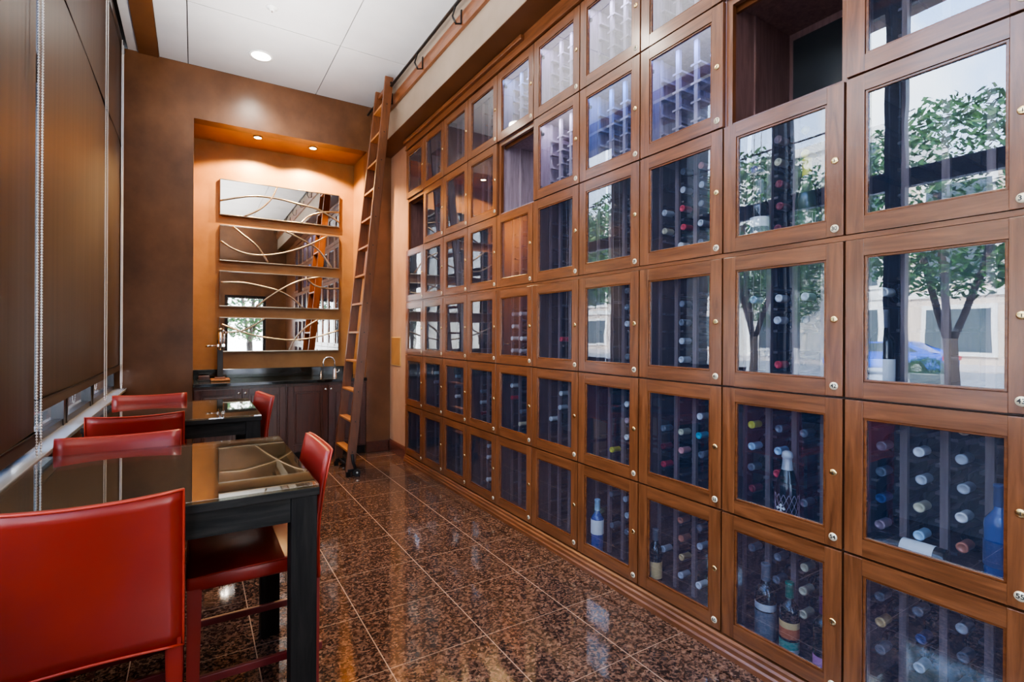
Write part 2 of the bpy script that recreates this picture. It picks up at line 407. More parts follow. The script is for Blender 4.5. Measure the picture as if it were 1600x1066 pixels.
# ------------------------------------------------------------------ left wall: low wall, piers, header
lw_ = MB()
lw_.box(-.90, -.66, YB, YF, 0, .84, 'lower_wall')
lw_.box(-.90, -.66, YB, YF, 3.95, ZC, 'soffit_brown')
lw_.box(-.90, -.66, 5.86, YF, .84, ZC, 'soffit_brown')
lw_.box(-.90, -.66, YB, YB + .1, .84, ZC, 'soffit_brown')
struct(lw_.obj('wall_left'))
struct(MB().box(-.90, -.535, YB, YF, .845, .868, 'sill', bev=.004).obj('window_sill'))
wins = [(-.9, .95), (1.0, 1.74), (1.82, 2.62), (2.74, 3.76), (3.82, 4.64), (4.70, 5.84)]
for n, (a, b_) in enumerate(wins):
    w = MB()
    w.box(-.67, -.62, a, b_, .868, .905, 'frame_dark'); w.box(-.67, -.62, a, b_, 3.90, 3.96, 'frame_dark')
    w.box(-.68, -.615, a, a + .03, .868, 3.95, 'frame_dark'); w.box(-.68, -.615, b_ - .03, b_, .868, 3.95, 'frame_dark')
    w.box(-.68, -.615, a, b_, 2.52, 2.66, 'frame_dark')
    wo = struct(w.obj('window_%d' % (n + 1)))
    MB().box(-.648, -.642, a + .03, b_ - .03, .905, 2.52, 'window_glass').box(-.648, -.642, a + .03, b_ - .03, 2.66, 3.9, 'window_glass').obj('glass_pane', wo)
pm = MB()
for y in (.975, 1.78, 2.68, 3.79, 4.67): pm.box(-.76, -.618, y - .03 , y + .03, .868, 3.95, 'frame_dark')
struct(pm.obj('trim_2'))

# facade columns just outside the windows
t = thing('facade_column', 'dark stone column standing outside the windows', 'column', (-1.4, 4.55, -.16))
MB().box(-.2, .2, -.35, .35, 0, 4.6, 'frame_dark', bev=.02).box(-.24, .24, -.39, .39, 0, .5, 'frame_dark', bev=.02).obj('shaft', t)
t = thing('facade_column', 'slim white stone pilaster outside the windows', 'column', (-1.05, 5.2, -.16))
MB().box(-.06, .06, -.14, .14, 0, 4.6, 'stone_white', bev=.01).box(-.09, .09, -.17, .17, 0, .4, 'stone_white', bev=.01).obj('shaft', t)

# blinds
def blind(y0, y1, zb, label, seam=True):
    t = thing('roller_blind', label, 'blind', (-.585, (y0 + y1) / 2, zb), 0, 'roller blinds on the windows')
    h = (y1 - y0) / 2; H = 4.03 - zb
    m_ = MB(); n = 14
    # slightly cupped cloth sheet
    for k in range(n):
        ya = -h + 2 * h * k / n; yb = -h + 2 * h * (k + 1) / n
        xa = .010 * math.cos(PI * ya / (2 * h)) ; xb = .010 * math.cos(PI * yb / (2 * h))
        m_.quad([(xa, ya, .055), (xb, yb, .055), (xb, yb, H), (xa, ya, H)], 'shade_fabric')
    o = m_.obj('shade', t)
    for p in o.data.polygons: p.use_smooth = True
    MB().box(-.010, .016, -h, h, 0, .056, 'hem', bev=.004).box(-.011, .018, -h, h, .050, .056, 'black_metal').obj('hem_bar', t)
    zs = 3.11 - zb
    MB().box(.0, .0125, -h + .01, h - .01, zs - .006, zs + .006, 'hem').obj('seam', t)
    MB().cyl((0, -h, H - .03), (0, h, H - .03), .028, 'frame_dark').obj('roller', t)
    return t
blind(1.93, 2.955, .90, 'dark brown blind at the left edge, its hem lowest of the three')
blind(3.0, 4.965, 1.035, 'wide dark brown roller blind in the middle, between two bead chains')
blind(5.0, 5.95, 1.045, 'dark brown roller blind next to the far wall corner')
def chain(y, zt, zb, w, label):
    t = thing('bead_chain', label, 'chain', (-.553, y, zb), 0, 'bead chains of the blinds')
    m_ = MB(); pts = []
    H = zt - zb
    for k in range(int(H / .012)): pts.append((0, -w, w + k * .012)); pts.append((0, w, w + k * .012))
    for k in range(1, 8): a = PI * k / 8; pts.append((0, -w * math.cos(a), w - w * math.sin(a)))
    for p in pts:
        if p[2] + zb > zt: continue
        m_.lathe([(.0012, -.0045), (.0042, -.002), (.0042, .002), (.0012, .0045)], 'white_bead', 5, p)
    m_.obj('beads', t)
    MB().tube([(0, -w, H), (0, -w, w), (0, -w * .7, w * .3), (0, 0, 0), (0, w * .7, w * .3), (0, w, w), (0, w, H)], .0015, 'white_bead', 5).obj('cord', t)
chain(2.87, 3.98, .845, .035, 'white bead chain hanging between the left and the middle blind')
chain(4.76, 3.98, .885, .05, 'white bead chain hanging between the middle and the farthest blind')
chain(5.72, 3.98, .89, .05, 'white bead chain hanging in the far wall corner')

# ------------------------------------------------------------------ ceiling fittings
t = thing('recessed_light', 'round white recessed downlight in the grey ceiling panel', 'ceiling light', (.532, 5.432, ZC - .008))
MB().lathe([(.085, 0), (.105, 0), (.105, .008), (.085, .008)], 'can_trim', 32, capends=False).obj('trim_ring', t)
MB().lathe([(.001, .006), (.086, .006), (.086, .008)], 'white_emit', 32, capends=False).obj('lens', t)
t = thing('sprinkler', 'small white fire sprinkler disc on the ceiling near the top edge', 'sprinkler', (.527, 4.586, ZC))
MB().lathe([(.045, 0), (.045, -.004), (.02, -.012), (.02, -.022), (.001, -.024)], 'can_trim', 24).obj('cover_plate', t)
MB().cyl((0, 0, -.022), (0, 0, -.036), .006, 'nickel').obj('nozzle', t)
for k, (x_, y_) in enumerate([(.578, 6.19), (1.149, 6.20)]):
    t = thing('spotlight', ['warm halogen spotlight in the alcove ceiling, the left of the pair', 'warm halogen spotlight in the alcove ceiling, the right of the pair'][k], 'spotlight', (x_, y_, AZ - .008), 0, 'spotlights in the alcove ceiling')
    MB().lathe([(.036, 0), (.05, 0), (.05, .008), (.036, .008)], 'bronze_bar', 24, capends=False).obj('trim_ring', t)
    MB().lathe([(.001, .003), (.036, .003), (.036, .006)], 'warm_emit', 24, capends=False).obj('bulb', t)

# ------------------------------------------------------------------ soffit rail board, ladder rail
struct(MB().box(XS - .028, XS, YB, YF, 3.765, 3.885, 'mahogany_along', bev=.004).obj('trim_3'))
t = thing('ladder_rail', 'long black metal ladder rail along the board above the lockers', 'rail', (XS - .075, 1.8, 3.93))
MB().cyl((0, -4.1, 0), (0, 4.12, 0), .013, 'black_metal').obj('rail_tube', t)
for y_ in (3.574, 4.364, 5.2, 2.78, 1.99, 1.2, .41):
    dy = y_ - 1.8
    MB().tube([(.045, dy, -.03), (.045, dy, -.135), (.0, dy, -.15), (-.03, dy, -.1), (0, dy, 0)], .007, 'black_metal', 6, ry=.012).obj('bracket', t)

# frieze + base mouldings of the locker wall
struct(MB().box(1.955, 2.0, GLOBAL_YEND, Y0, HS[0] + .003, SOF - .004, 'mahogany_along').box(1.945, 1.96, GLOBAL_YEND, Y0, HS[0] + .004, HS[0] + .014, 'mahogany_along', bev=.003).obj('trim_4'))
struct(MB().box(1.925, 1.957, 3.0, Y0, SOF - .05, SOF - .012, 'mahogany_along', bev=.008).obj('trim_5'))
bt = MB()
bt.prism([(1.995, 0), (1.945, 0), (1.945, .022), (1.951, .030), (1.951, .048), (1.958, .056), (1.958, .070), (1.966, .078), (1.995, .082)], GLOBAL_YEND, Y0, 'mahogany_along')
struct(bt.obj('baseboard_locker'))

struct(MB().box(XR + .005, XR + .03, GLOBAL_YEND, Y0, 1.7265, 1.744, 'mahogany_along').obj('trim_6'))
# ------------------------------------------------------------------ wine lockers
def ordn(n): return ['zeroth', 'first', 'second', 'third', 'fourth', 'fifth', 'sixth', 'seventh', 'eighth', 'ninth', 'tenth'][n]
ROWN = {1: 'top row', 2: 'second row', 3: 'third row', 4: 'fourth row', 5: 'fifth row', 6: 'bottom row'}
LIT = {(5, 1): (.25, .45, 1), (6, 1): (.62, .62, 1), (7, 1): (.66, .68, 1), (6, 2): (.75, .72, 1), (7, 2): (.06, .28, 1), (8, 2): (.22, .36, 1), (8, 1): (.6, .65, 1)}
OPEN = {(1, 2), (5, 2), (9, 2)}
DEP = .50
def cell_meshes(r):
    zb, zt = HS[r], HS[r - 1]
    dz0 = .004; dz1 = (zt - zb) - .004
    if r == 3: dz0 = .011
    if r == 4: dz1 -= .007
    H = zt - zb
    out = {}
    h = W / 2 - .004
    # origin: door face plane x=0 (world XR), y centre, z = zb
    st = .058
    d = MB()
    d.box(0, .023, -h, -h + st, dz0, dz1, 'mahogany_vertical', bev=.0015)      # lock stile (near side, -y)
    d.box(0, .023, h - st, h, dz0, dz1, 'mahogany_vertical', bev=.0015)
    d.box(.0005, .0225, -h + st, h - st, dz0, dz0 + st, 'mahogany_horizontal')
    d.box(.0005, .0225, -h + st, h - st, dz1 - st, dz1, 'mahogany_horizontal')
    bw_ = .009
    a0, a1, b0, b1 = -h + st, h - st, dz0 + st, dz1 - st
    d.box(.005, .017, a0, a0 + bw_, b0, b1, 'bead_wood', bev=.002); d.box(.005, .017, a1 - bw_, a1, b0, b1, 'bead_wood', bev=.002)
    d.box(.005, .017, a0, a1, b0, b0 + bw_, 'bead_wood', bev=.002); d.box(.005, .017, a0, a1, b1 - bw_, b1, 'bead_wood', bev=.002)
    out['door'] = d.mesh('door')
    out['glass'] = MB().quad([(.0125, a0 + .004, b0 + .004), (.0125, a1 - .004, b0 + .004), (.0125, a1 - .004, b1 - .004), (.0125, a0 + .004, b1 - .004)], 'door_glass').mesh('glass_pane')
    zm = (dz0 + dz1) / 2
    lk = MB(); R = Matrix.Rotation(-PI / 2, 3, 'Y')
    lk.lathe([(.013, 0), (.0125, .003), (.009, .0045), (.001, .0045)], 'brass', 20, (0, -h + .029, zm), R)
    lk.box(-.0052, -.004, -h + .0278, -h + .0302, zm - .006, zm + .004, 'ink')
    out['lock'] = lk.mesh('lock')
    for key, mt in (('box', 'carcass_wood'), ('box_lit', 'carcass_lit'), ('box_open', 'carcass_open'), ('box_open_lit', 'carcass_lit')):  # last box: open locker painted in the lit colour, no lamp inside
        b = MB(); f = .024; w2 = W / 2
        b.box(f, DEP, w2 - .014, w2 - .0005, .0, H, mt); b.box(f, DEP, -w2 + .0005, -w2 + .014, .0, H, mt)
        b.box(f, DEP, -w2 + .014, w2 - .014, .0, .012, mt); b.box(f, DEP, -w2 + .014, w2 - .014, H - .012, H, mt)
        b.box(DEP - .012, DEP, -w2 + .014, w2 - .014, .012, H - .012, mt)
        if key in ('box_open', 'box_open_lit'):
            # face frame behind the missing door, and a batten on the side wall
            b.box(f - .003, f + .02, w2 - .03, w2 - .0005, 0, H, 'mahogany_vertical'); b.box(f - .003, f + .02, -w2 + .0005, -w2 + .02, 0, H, 'mahogany_vertical')
            b.box(f - .003, f + .02, -w2 + .02, w2 - .03, H - .03, H, 'mahogany_horizontal')
            b.box(f + .04, f + .055, -w2 + .014, w2 - .014, H - .045, H - .012, 'mahogany_horizontal')
            b.box(.20, .22, w2 - .022, w2 - .012, .012, H - .012, mt)
        out[key] = b.mesh('cabinet_box')
    for key, mt in (('rack', 'rack_wood'), ('rack_lit', 'rack_lit')):
        k_ = MB()
        for yy in (.2255, .113, 0, -.113, -.2255):
            wd = .011 if abs(yy) < .2 else .005
            k_.box(.128, .146, yy - wd, yy + wd, .012, H - .012, mt)
            k_.box(.40, .418, yy - wd, yy + wd, .012, H - .012, 'rack_lit' if mt == 'rack_lit' else 'rack_shaded')
            for q in range(5):
                z = .10 + .0925 * q - .0385
                if z > H - .06: continue
                s1 = -1; s2 = 1
                if yy > .2: s2 = 0
                if yy < -.2: s1 = 0
                ww = .030 if abs(yy) < .2 else .026
                k_.box(.126 if mt == 'rack_lit' else .1465, .412, yy + s1 * ww, yy + s2 * ww, z - .010, z, 'rack_lit' if mt == 'rack_lit' else 'rack_shaded')
        out[key] = k_.mesh('wine_rack')
    hg = MB()
    for zz in (.09, H - .09):
        hg.box(.026, .075, h - .024, h - .008, zz - .008, zz + .008, 'black_metal'); hg.cyl((.05, h - .026, zz - .016), (.05, h - .026, zz + .016), .006, 'black_metal', n=8)
    out['hinge'] = hg.mesh('hinge')
    return out
CELL = {r: cell_meshes(r) for r in range(1, 7)}
def number_plate(n, H0):
    h = W / 2 - .004
    b = MB(); R = Matrix.Rotation(-PI / 2, 3, 'Y')
    b.lathe([(.0145, 0), (.014, .0022), (.001, .0026)], 'plate', 24, (0, -h + .029, .040), R)
    tm = text_mesh(str(n), .0195)
    i = b.mi('ink'); vs = [b.bm.verts.new(TXTROT @ v.co + Vector((-.0030, -h + .029, .040))) for v in tm.vertices]
    for p in tm.polygons:
        try: f = b.bm.faces.new([vs[k] for k in p.vertices]); f.material_index = i
        except ValueError: pass
    return b.mesh('number_plate')
SIDE = {}
LABEL_NOTE = {(9, 5): 'champagne bottle behind its glass', (9, 6): 'three standing bottles inside', (8, 6): 'copper capped bottles inside', (7, 2): 'bright blue lit glass',
              (8, 2): 'blue lit glass', (9, 3): 'yellow capped bottles and leafy reflection', (10, 4): 'blue car reflected in its glass', (9, 4): 'street reflected in its glass',
              (8, 3): 'pink and white capped bottles inside', (10, 5): 'blue sheen and silver capped bottles', (10, 6): 'dark bottles under blue sheen', (10, 3): 'tree reflected in its glass',
              (10, 2): 'sky reflected in its glass', (4, 6): 'white capped bottles inside', (5, 4): 'white caps on dark bottles', (7, 3): 'pale reflection in its glass', (7, 4): 'bright white reflection'}
def locker(c, r):
    yc = Y0 - (c - .5) * W
    n = 41 + (c - 8) + 12 * (r - 4)
    lit = (c, r) in LIT; op = (c, r) in OPEN
    note = LABEL_NOTE.get((c, r), 'lit empty rack' if lit else ('no door, open empty inside' if op else 'dark glass door'))
    lab = 'wine locker, %s column from far end, %s, %s' % (ordn(c), ROWN[r], note)
    t = thing('wine_locker', lab, 'wine locker', (XR, yc, HS[r]), 0, 'numbered wine lockers in the wall')
    cm = CELL[r]
    mk('cabinet_box', cm['box_lit' if lit else (('box_open_lit' if c == 5 else 'box_open') if op else 'box')], t)
    if op: 
        if (c, r) == (9, 2):
            MB().box(.462, .47, -.15, .20, .03, HS[r-1] - HS[r] - .06, 'dark_back').obj('back_panel', t)
        return t
    d = mk('door', cm['door'], t)
    mk('glass_pane', cm['glass'], d); mk('lock', cm['lock'], d)
    if n > 0: mk('number_plate', number_plate(n, 0), d)
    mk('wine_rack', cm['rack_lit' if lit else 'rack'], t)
    if lit:
        mk('hinge', cm['hinge'], t)
        H = HS[r - 1] - HS[r]
        MB().box(.035, .055, -.20, .20, H - .020, H - .0125, 'led_emit').obj('light_strip', t)
        L = bpy.data.lights.new('locker_lamp', 'AREA'); L.shape = 'RECTANGLE'; L.size = .06; L.size_y = .40; L.color = LIT[(c, r)]; L.energy = 2.3
        lo = bpy.data.objects.new('locker_lamp', L); C.objects.link(lo); lo.parent = t; lo.location = (.075, 0, H - .024); lo.rotation_euler = (0, math.radians(-18), 0)
    return t
for c in range(1, COLS + 1):
    for r in range(1, 7):
        if (c, r) in ((9, 1), (10, 1)): pass
        locker(c, r)

# ------------------------------------------------------------------ bottles
def bottle_profile(kind='bordeaux'):
    if kind == 'champagne':
        return [(.001, 0), (.040, 0), (.044, .006), (.044, .13), (.041, .155), (.030, .195), (.019, .225), (.0155, .25), (.015, .262), (.001, .262)], .222, .293
    if kind == 'burgundy':
        return [(.001, 0), (.035, 0), (.0375, .005), (.0375, .15), (.033, .185), (.020, .215), (.0150, .235), (.0145, .27), (.001, .27)], .238, .298
    return [(.001, 0), (.034, 0), (.0365, .005), (.0365, .185), (.034, .20), (.022, .217), (.0148, .228), (.0142, .27), (.001, .27)], .238, .300
def foil_prof(z0, z1, r=.0158): return [(.0152, z0), (r, z0 + .002), (r - .0008, z1 - .012), (r + .0006, z1 - .010), (r + .0006, z1 - .002), (r - .001, z1), (.0105, z1), (.0100, z1 - .0012), (.0005, z1 - .0012)]
BME = {}
def bottle_meshes(kind, gl, foil, champ=False):
    key = (kind, gl, foil)
    if key not in BME:
        p, z0, z1 = bottle_profile(kind)
        body = MB().lathe(p, gl, 18).mesh('glass_body')
        if kind == 'champagne':
            f = MB().lathe([(.0225, .200), (.0245, .203), (.0205, .225), (.0178, .248), (.0178, .262), (.021, .266), (.021, .276), (.0185, .286), (.010, .293), (.001, .293)], foil, 18).mesh('foil_capsule')
        else: f = MB().lathe(foil_prof(z0, z1), foil, 16).mesh('foil_capsule')
        BME[key] = (body, f)
    return BME[key]
def lying(c, r, bay, k, foil, lab=None, gl='bottle_dark'):
    yc = Y0 - (c - .5) * W
    y = yc + .1695 - .113 * bay; z = HS[r] + .10 + .0925 * k
    words = ['first', 'second', 'third', 'fourth']
    if lab is None:
        lab = '%s capped bottle, %s bay from left, %s shelf up, %s column %s locker' % (foil, words[bay], ['lowest', 'second', 'third', 'fourth', 'fifth'][k], ordn(c), ROWN[r].replace(' row', '-row'))
    t = thing('wine_bottle', lab, 'wine bottle', (XR + .118 + .300 - .02 + random.uniform(-.006, .006), y + random.uniform(-.004, .004), z), 0, 'wine bottles lying in the lockers')
    t.rotation_euler = (0, -PI / 2, 0)
    b_, f_ = bottle_meshes('bordeaux' if (c + k) % 3 else 'burgundy', gl, 'foil_' + foil)
    mk('glass_body', b_, t); mk('foil_capsule', f_, t)
BOT = {(9, 6): [(0, 3, 'grey'), (1, 3, 'grey'), (2, 3, 'tan'), (2, 2, 'tan'), (2, 1, 'tan'), (1, 2, 'grey')],
 (9, 5): [(0, 3, 'yellow'), (0, 2, 'blue'), (0, 1, 'grey'), (0, 0, 'maroon'), (1, 3, 'grey'), (1, 2, 'blue'), (1, 1, 'red'), (2, 3, 'grey'), (2, 0, 'grey')],
 (9, 4): [(0, 3, 'blue'), (1, 3, 'white'), (1, 2, 'silver'), (1, 0, 'red'), (2, 3, 'white'), (2, 2, 'grey')],
 (9, 3): [(0, 3, 'purple'), (1, 4, 'mauve'), (1, 3, 'tan'), (1, 2, 'maroon'), (1, 1, 'maroon'), (1, 0, 'maroon'), (2, 4, 'yellow'), (2, 3, 'yellow'), (2, 2, 'yellow')],
 (10, 4): [(0, 3, 'white'), (3, 0, 'white')],
 (10, 5): [(0, 3, 'grey'), (0, 2, 'grey'), (0, 1, 'navy'), (0, 0, 'mauve'), (1, 3, 'white'), (1, 2, 'silver'), (1, 1, 'tan'), (1, 0, 'blue'), (2, 4, 'tan'), (2, 3, 'silver'), (2, 2, 'silver'), (2, 1, 'white'), (2, 0, 'copper')],
 (10, 6): [(0, 3, 'grey'), (0, 2, 'gold'), (0, 1, 'grey'), (1, 3, 'grey'), (1, 2, 'navy'), (1, 1, 'silver'), (2, 3, 'silver'), (2, 2, 'grey'), (2, 1, 'grey')],
 (8, 6): [(1, 3, 'copper'), (1, 2, 'copper'), (0, 1, 'silver'), (1, 1, 'gold'), (1, 0, 'silver'), (2, 2, 'silver'), (2, 3, 'grey'), (2, 0, 'white')],
 (8, 5): [(1, 2, 'tan'), (1, 1, 'pink'), (0, 0, 'red'), (0, 1, 'maroon'), (2, 3, 'white'), (2, 2, 'teal'), (2, 1, 'grey'), (0, 2, 'grey')],
 (8, 4): [(1, 3, 'grey'), (1, 2, 'grey'), (1, 1, 'silver'), (1, 0, 'silver')],
 (8, 3): [(1, 2, 'red'), (1, 1, 'red'), (1, 0, 'white'), (1, 4, 'grey'), (1, 3, 'silver'), (2, 4, 'pink'), (2, 3, 'silver'), (2, 2, 'grey'), (2, 1, 'silver'), (2, 0, 'grey'), (0, 2, 'silver'), (0, 1, 'tan')],
 (7, 5): [(2, 3, 'white'), (2, 2, 'mauve'), (1, 0, 'yellow'), (2, 1, 'white')],
 (7, 6): [(1, 3, 'grey'), (2, 3, 'silver'), (2, 2, 'silver'), (1, 1, 'grey'), (2, 1, 'grey')],
 (7, 4): [(2, 4, 'grey'), (2, 3, 'grey'), (2, 2, 'silver'), (2, 0, 'grey')], (6, 5): [(1, 3, 'white'), (1, 2, 'silver'), (0, 1, 'white')], (6, 4): [(1, 1, 'red')],
 (5, 5): [(0, 3, 'white'), (0, 2, 'red'), (1, 1, 'grey'), (1, 0, 'tan')],
 (5, 4): [(0, 3, 'silver'), (1, 3, 'white'), (0, 2, 'white'), (0, 1, 'white'), (1, 1, 'white'), (0, 0, 'silver'), (1, 0, 'silver')],
 (4, 6): [(1, 3, 'white'), (1, 2, 'white'), (1, 0, 'white')], (4, 5): [(0, 0, 'maroon'), (0, 2, 'grey'), (0, 1, 'silver')],
 (3, 5): [(0, 3, 'silver'), (0, 2, 'grey'), (0, 1, 'white')], (2, 5): [(0, 3, 'white'), (0, 2, 'grey')]}
for (c, r), L in BOT.items():
    for bay, k, f in L: lying(c, r, bay, k, f)
# standing bottles in front of the racks
def standing(y, r, kind, gl, foil, label, labs=(), s=1.0, x=2.034):
    t = thing('wine_bottle', label, 'wine bottle', (x, y, HS[r] + .012), 0, 'bottles standing behind the locker glass')
    b_, f_ = bottle_meshes(kind, gl, 'foil_' + foil)
    mk('glass_body', b_, t); mk('foil_capsule', f_, t)
    for (z0, z1, mt) in labs:
        MB().lathe([(.0369, z0), (.0371, z0 + .001), (.0371, z1 - .001), (.0369, z1)], mt, 20, capends=False).obj('label', t)
    t.scale = (s, s, s)
    return t
ch = standing(1.161, 5, 'champagne', 'bottle_dark', 'silver', 'champagne bottle with silver foil neck standing in locker 54', s=.99)
m_ = MB()
for k in range(14):
    a0 = 2 * PI * k / 14
    for sgn in (1, -1):
        m_.tube([(.0446 * math.cos(a0 + sgn * u * 1.1), .0446 * math.sin(a0 + sgn * u * 1.1), .012 + .11 * u) for u in [q / 6 for q in range(7)]], .0008, 'foil_mauve', 4)
m_.obj('net_pattern', ch)
m_ = MB()
for a, b_ in ((0, 0), (.012, .012), (-.012, .012), (0, .024), (.0, .012)):
    m_.box(-.0462, -.0445, a - .005, a + .005, .055 + b_ - .005, .055 + b_ + .005, 'foil_white', rot=Matrix.Rotation(PI / 4, 3, 'X'))
m_.obj('emblem', ch)
standing(1.250, 6, 'bordeaux', 'bottle_dark', 'grey', 'tall black bottle standing leftmost of three in the bottom locker', [(.03, .13, 'label_grey'), (.135, .16, 'foil_silver')], 1.12)
standing(1.149, 6, 'bordeaux', 'bottle_dark', 'green', 'green capped bottle with orange and green labels standing in bottom locker', [(.02, .075, 'label_green'), (.028, .045, 'label_white'), (.085, .125, 'label_orange'), (.125, .15, 'label_tan')], 1.0)
standing(1.018, 6, 'bordeaux', 'bottle_dark', 'plum', 'plum capped bottle standing rightmost of three in the bottom locker', [(.035, .08, 'label_pink')], .98)
standing(.519, 5, 'bordeaux', 'bottle_blue', 'navy', 'blue bottle standing at right in the silver capped locker', [(.07, .14, 'foil_navy')], 1.05)
standing(.828, 4, 'bordeaux', 'bottle_dark', 'grey', 'dark bottle with pale label standing in street reflecting locker', [(.03, .13, 'label_white')], 1.0)
standing(1.286, 3, 'bordeaux', 'bottle_dark', 'grey', 'bottle with round emblem label standing in locker 30', [(.03, .14, 'label_white'), (.07, .10, 'foil_grey')], 1.0)
standing(1.088, 3, 'burgundy', 'bottle_green', 'yellow', 'yellow necked bottle with white label standing in locker 30', [(.035, .10, 'label_white')], 1.12)
standing(1.852, 6, 'bordeaux', 'bottle_dark', 'grey', 'dark bottle with tan label standing in eighth column bottom locker', [(.04, .13, 'label_tan')], .95)
standing(2.30, 6, 'bordeaux', 'bottle_blue', 'blue', 'blue glass bottle standing in seventh column bottom locker', [(.11, .19, 'label_white')], 1.05)
# a bottle lying across the front of the bottom right locker, and two low ones above it
def across(x, y0, z, yaw, tilt, gl, foil, label, labs=()):
    t = thing('wine_bottle', label, 'wine bottle', (x, y0, z), 0, 'bottles laid across locker floors')
    t.rotation_euler = (PI / 2 + tilt, 0, yaw)
    b_, f_ = bottle_meshes('bordeaux', gl, 'foil_' + foil); mk('glass_body', b_, t); mk('foil_capsule', f_, t)
    for (z0, z1, mt) in labs: MB().lathe([(.0369, z0), (.0371, z0 + .001), (.0371, z1 - .001), (.0369, z1)], mt, 20, capends=False).obj('label', t)
across(2.035, .52, HS[6] + .012 + .0385, PI, 0, 'bottle_green', 'green', 'green glass bottle lying along the front of the bottom right locker')
across(2.035, .645, HS[5] + .012 + .038, PI, 0, 'bottle_dark', 'blue', 'bottle with pale label lying crosswise at the blue locker floor', [(.03, .12, 'label_white')])

# small wall panel by the corner
t = thing('access_panel', 'tan access panel on the wall beside the first locker column', 'wall panel', (1.999, 5.76, 1.19))
MB().box(-.008, 0, -.155, .155, -.165, .165, 'label_tan').box(-.011, -.007, -.145, .145, -.155, .155, 'plaster_alcove').obj('panel', t)

# ------------------------------------------------------------------ mirrors
PAN = [(3.112, 2.712), (2.599, 2.197), (2.085, 1.688), (1.567, 1.18)]
ARC = [[[(0.235, 2.865), (0.547, 2.96), (0.821, 2.97), (1.05, 2.941), (1.289, 2.9), (1.524, 2.779)], [(0.817, 3.106), (0.756, 2.96), (0.637, 2.823), (0.477, 2.718)], [(1.081, 2.715), (1.169, 2.81), (1.33, 2.877), (1.523, 2.903)]],
 [[(0.365, 2.59), (0.496, 2.486), (0.621, 2.379), (0.722, 2.216)], [(0.246, 2.415), (0.374, 2.335), (0.532, 2.294), (0.713, 2.3), (0.937, 2.357), (1.171, 2.462), (1.383, 2.59)], [(0.917, 2.596), (1.131, 2.501), (1.292, 2.4), (1.436, 2.208)]],
 [[(0.248, 1.955), (0.463, 1.964), (0.678, 1.93), (0.845, 1.888), (0.998, 1.802), (1.105, 1.695)], [(0.603, 1.695), (0.734, 1.811), (0.901, 1.932), (1.074, 2.025), (1.293, 2.08)], [(1.133, 2.07), (1.233, 1.981), (1.376, 1.946), (1.528, 1.954)]],
 [[(0.259, 1.489), (0.413, 1.423), (0.59, 1.364), (0.829, 1.324), (1.019, 1.314), (1.256, 1.346), (1.525, 1.433)], [(0.301, 1.396), (0.448, 1.413), (0.572, 1.474), (0.689, 1.561)], [(0.953, 1.186), (1.019, 1.324), (1.136, 1.461), (1.286, 1.563)]]]
def smooth(pts, n=5):
    out = []
    P = [Vector(p) for p in pts]
    for i in range(len(P) - 1):
        p0 = P[max(0, i - 1)]; p1 = P[i]; p2 = P[i + 1]; p3 = P[min(len(P) - 1, i + 2)]
        for k in range(n):
            t = k / n
            out.append(.5 * ((2 * p1) + (p2 - p0) * t + (2 * p0 - 5 * p1 + 4 * p2 - p3) * t * t + (3 * p1 - p0 - 3 * p2 + p3) * t ** 3))
    out.append(P[-1]); return out
for k, (zt, zb) in enumerate(PAN):
    t = thing('wall_mirror', ['topmost of four wide mirrors with curved bars in the alcove', 'second mirror from the top with curved bars in the alcove', 'third mirror from the top with curved bars in the alcove', 'lowest of four wide mirrors with curved bars, above the sink'][k], 'mirror', (.882, 6.55, zb), 0, 'wide mirrors stacked in the alcove')
    w, H = .648, zt - zb
    MB().box(-w, w, -.0015, .028, 0, H, 'mirror_edge').obj('backing', t)
    MB().box(-w + .006, w - .006, -.004, -.0016, .006, H - .006, 'mirror').obj('mirror_glass', t)
    m_ = MB()
    m_.box(-w, w, -.012, -.002, -.002, .010, 'bronze_bar', bev=.002); m_.box(-w, w, -.012, -.002, H - .008, H + .002, 'bronze_bar', bev=.002)
    m_.box(-w, -w + .006, -.010, -.002, 0, H, 'mirror_edge'); m_.box(w - .008, w, -.010, -.002, 0, H, 'mirror_edge')
    m_.obj('frame', t)
    for a in ARC[k]:
        pts = [(min(max(p.x - .882, -w + .004), w - .004), -.014, min(max(p.y - zb, .004), H - .004)) for p in smooth(a)]
        MB().tube(pts, .009, 'bronze_bar', 8, ry=.009).obj('curved_bar', t)

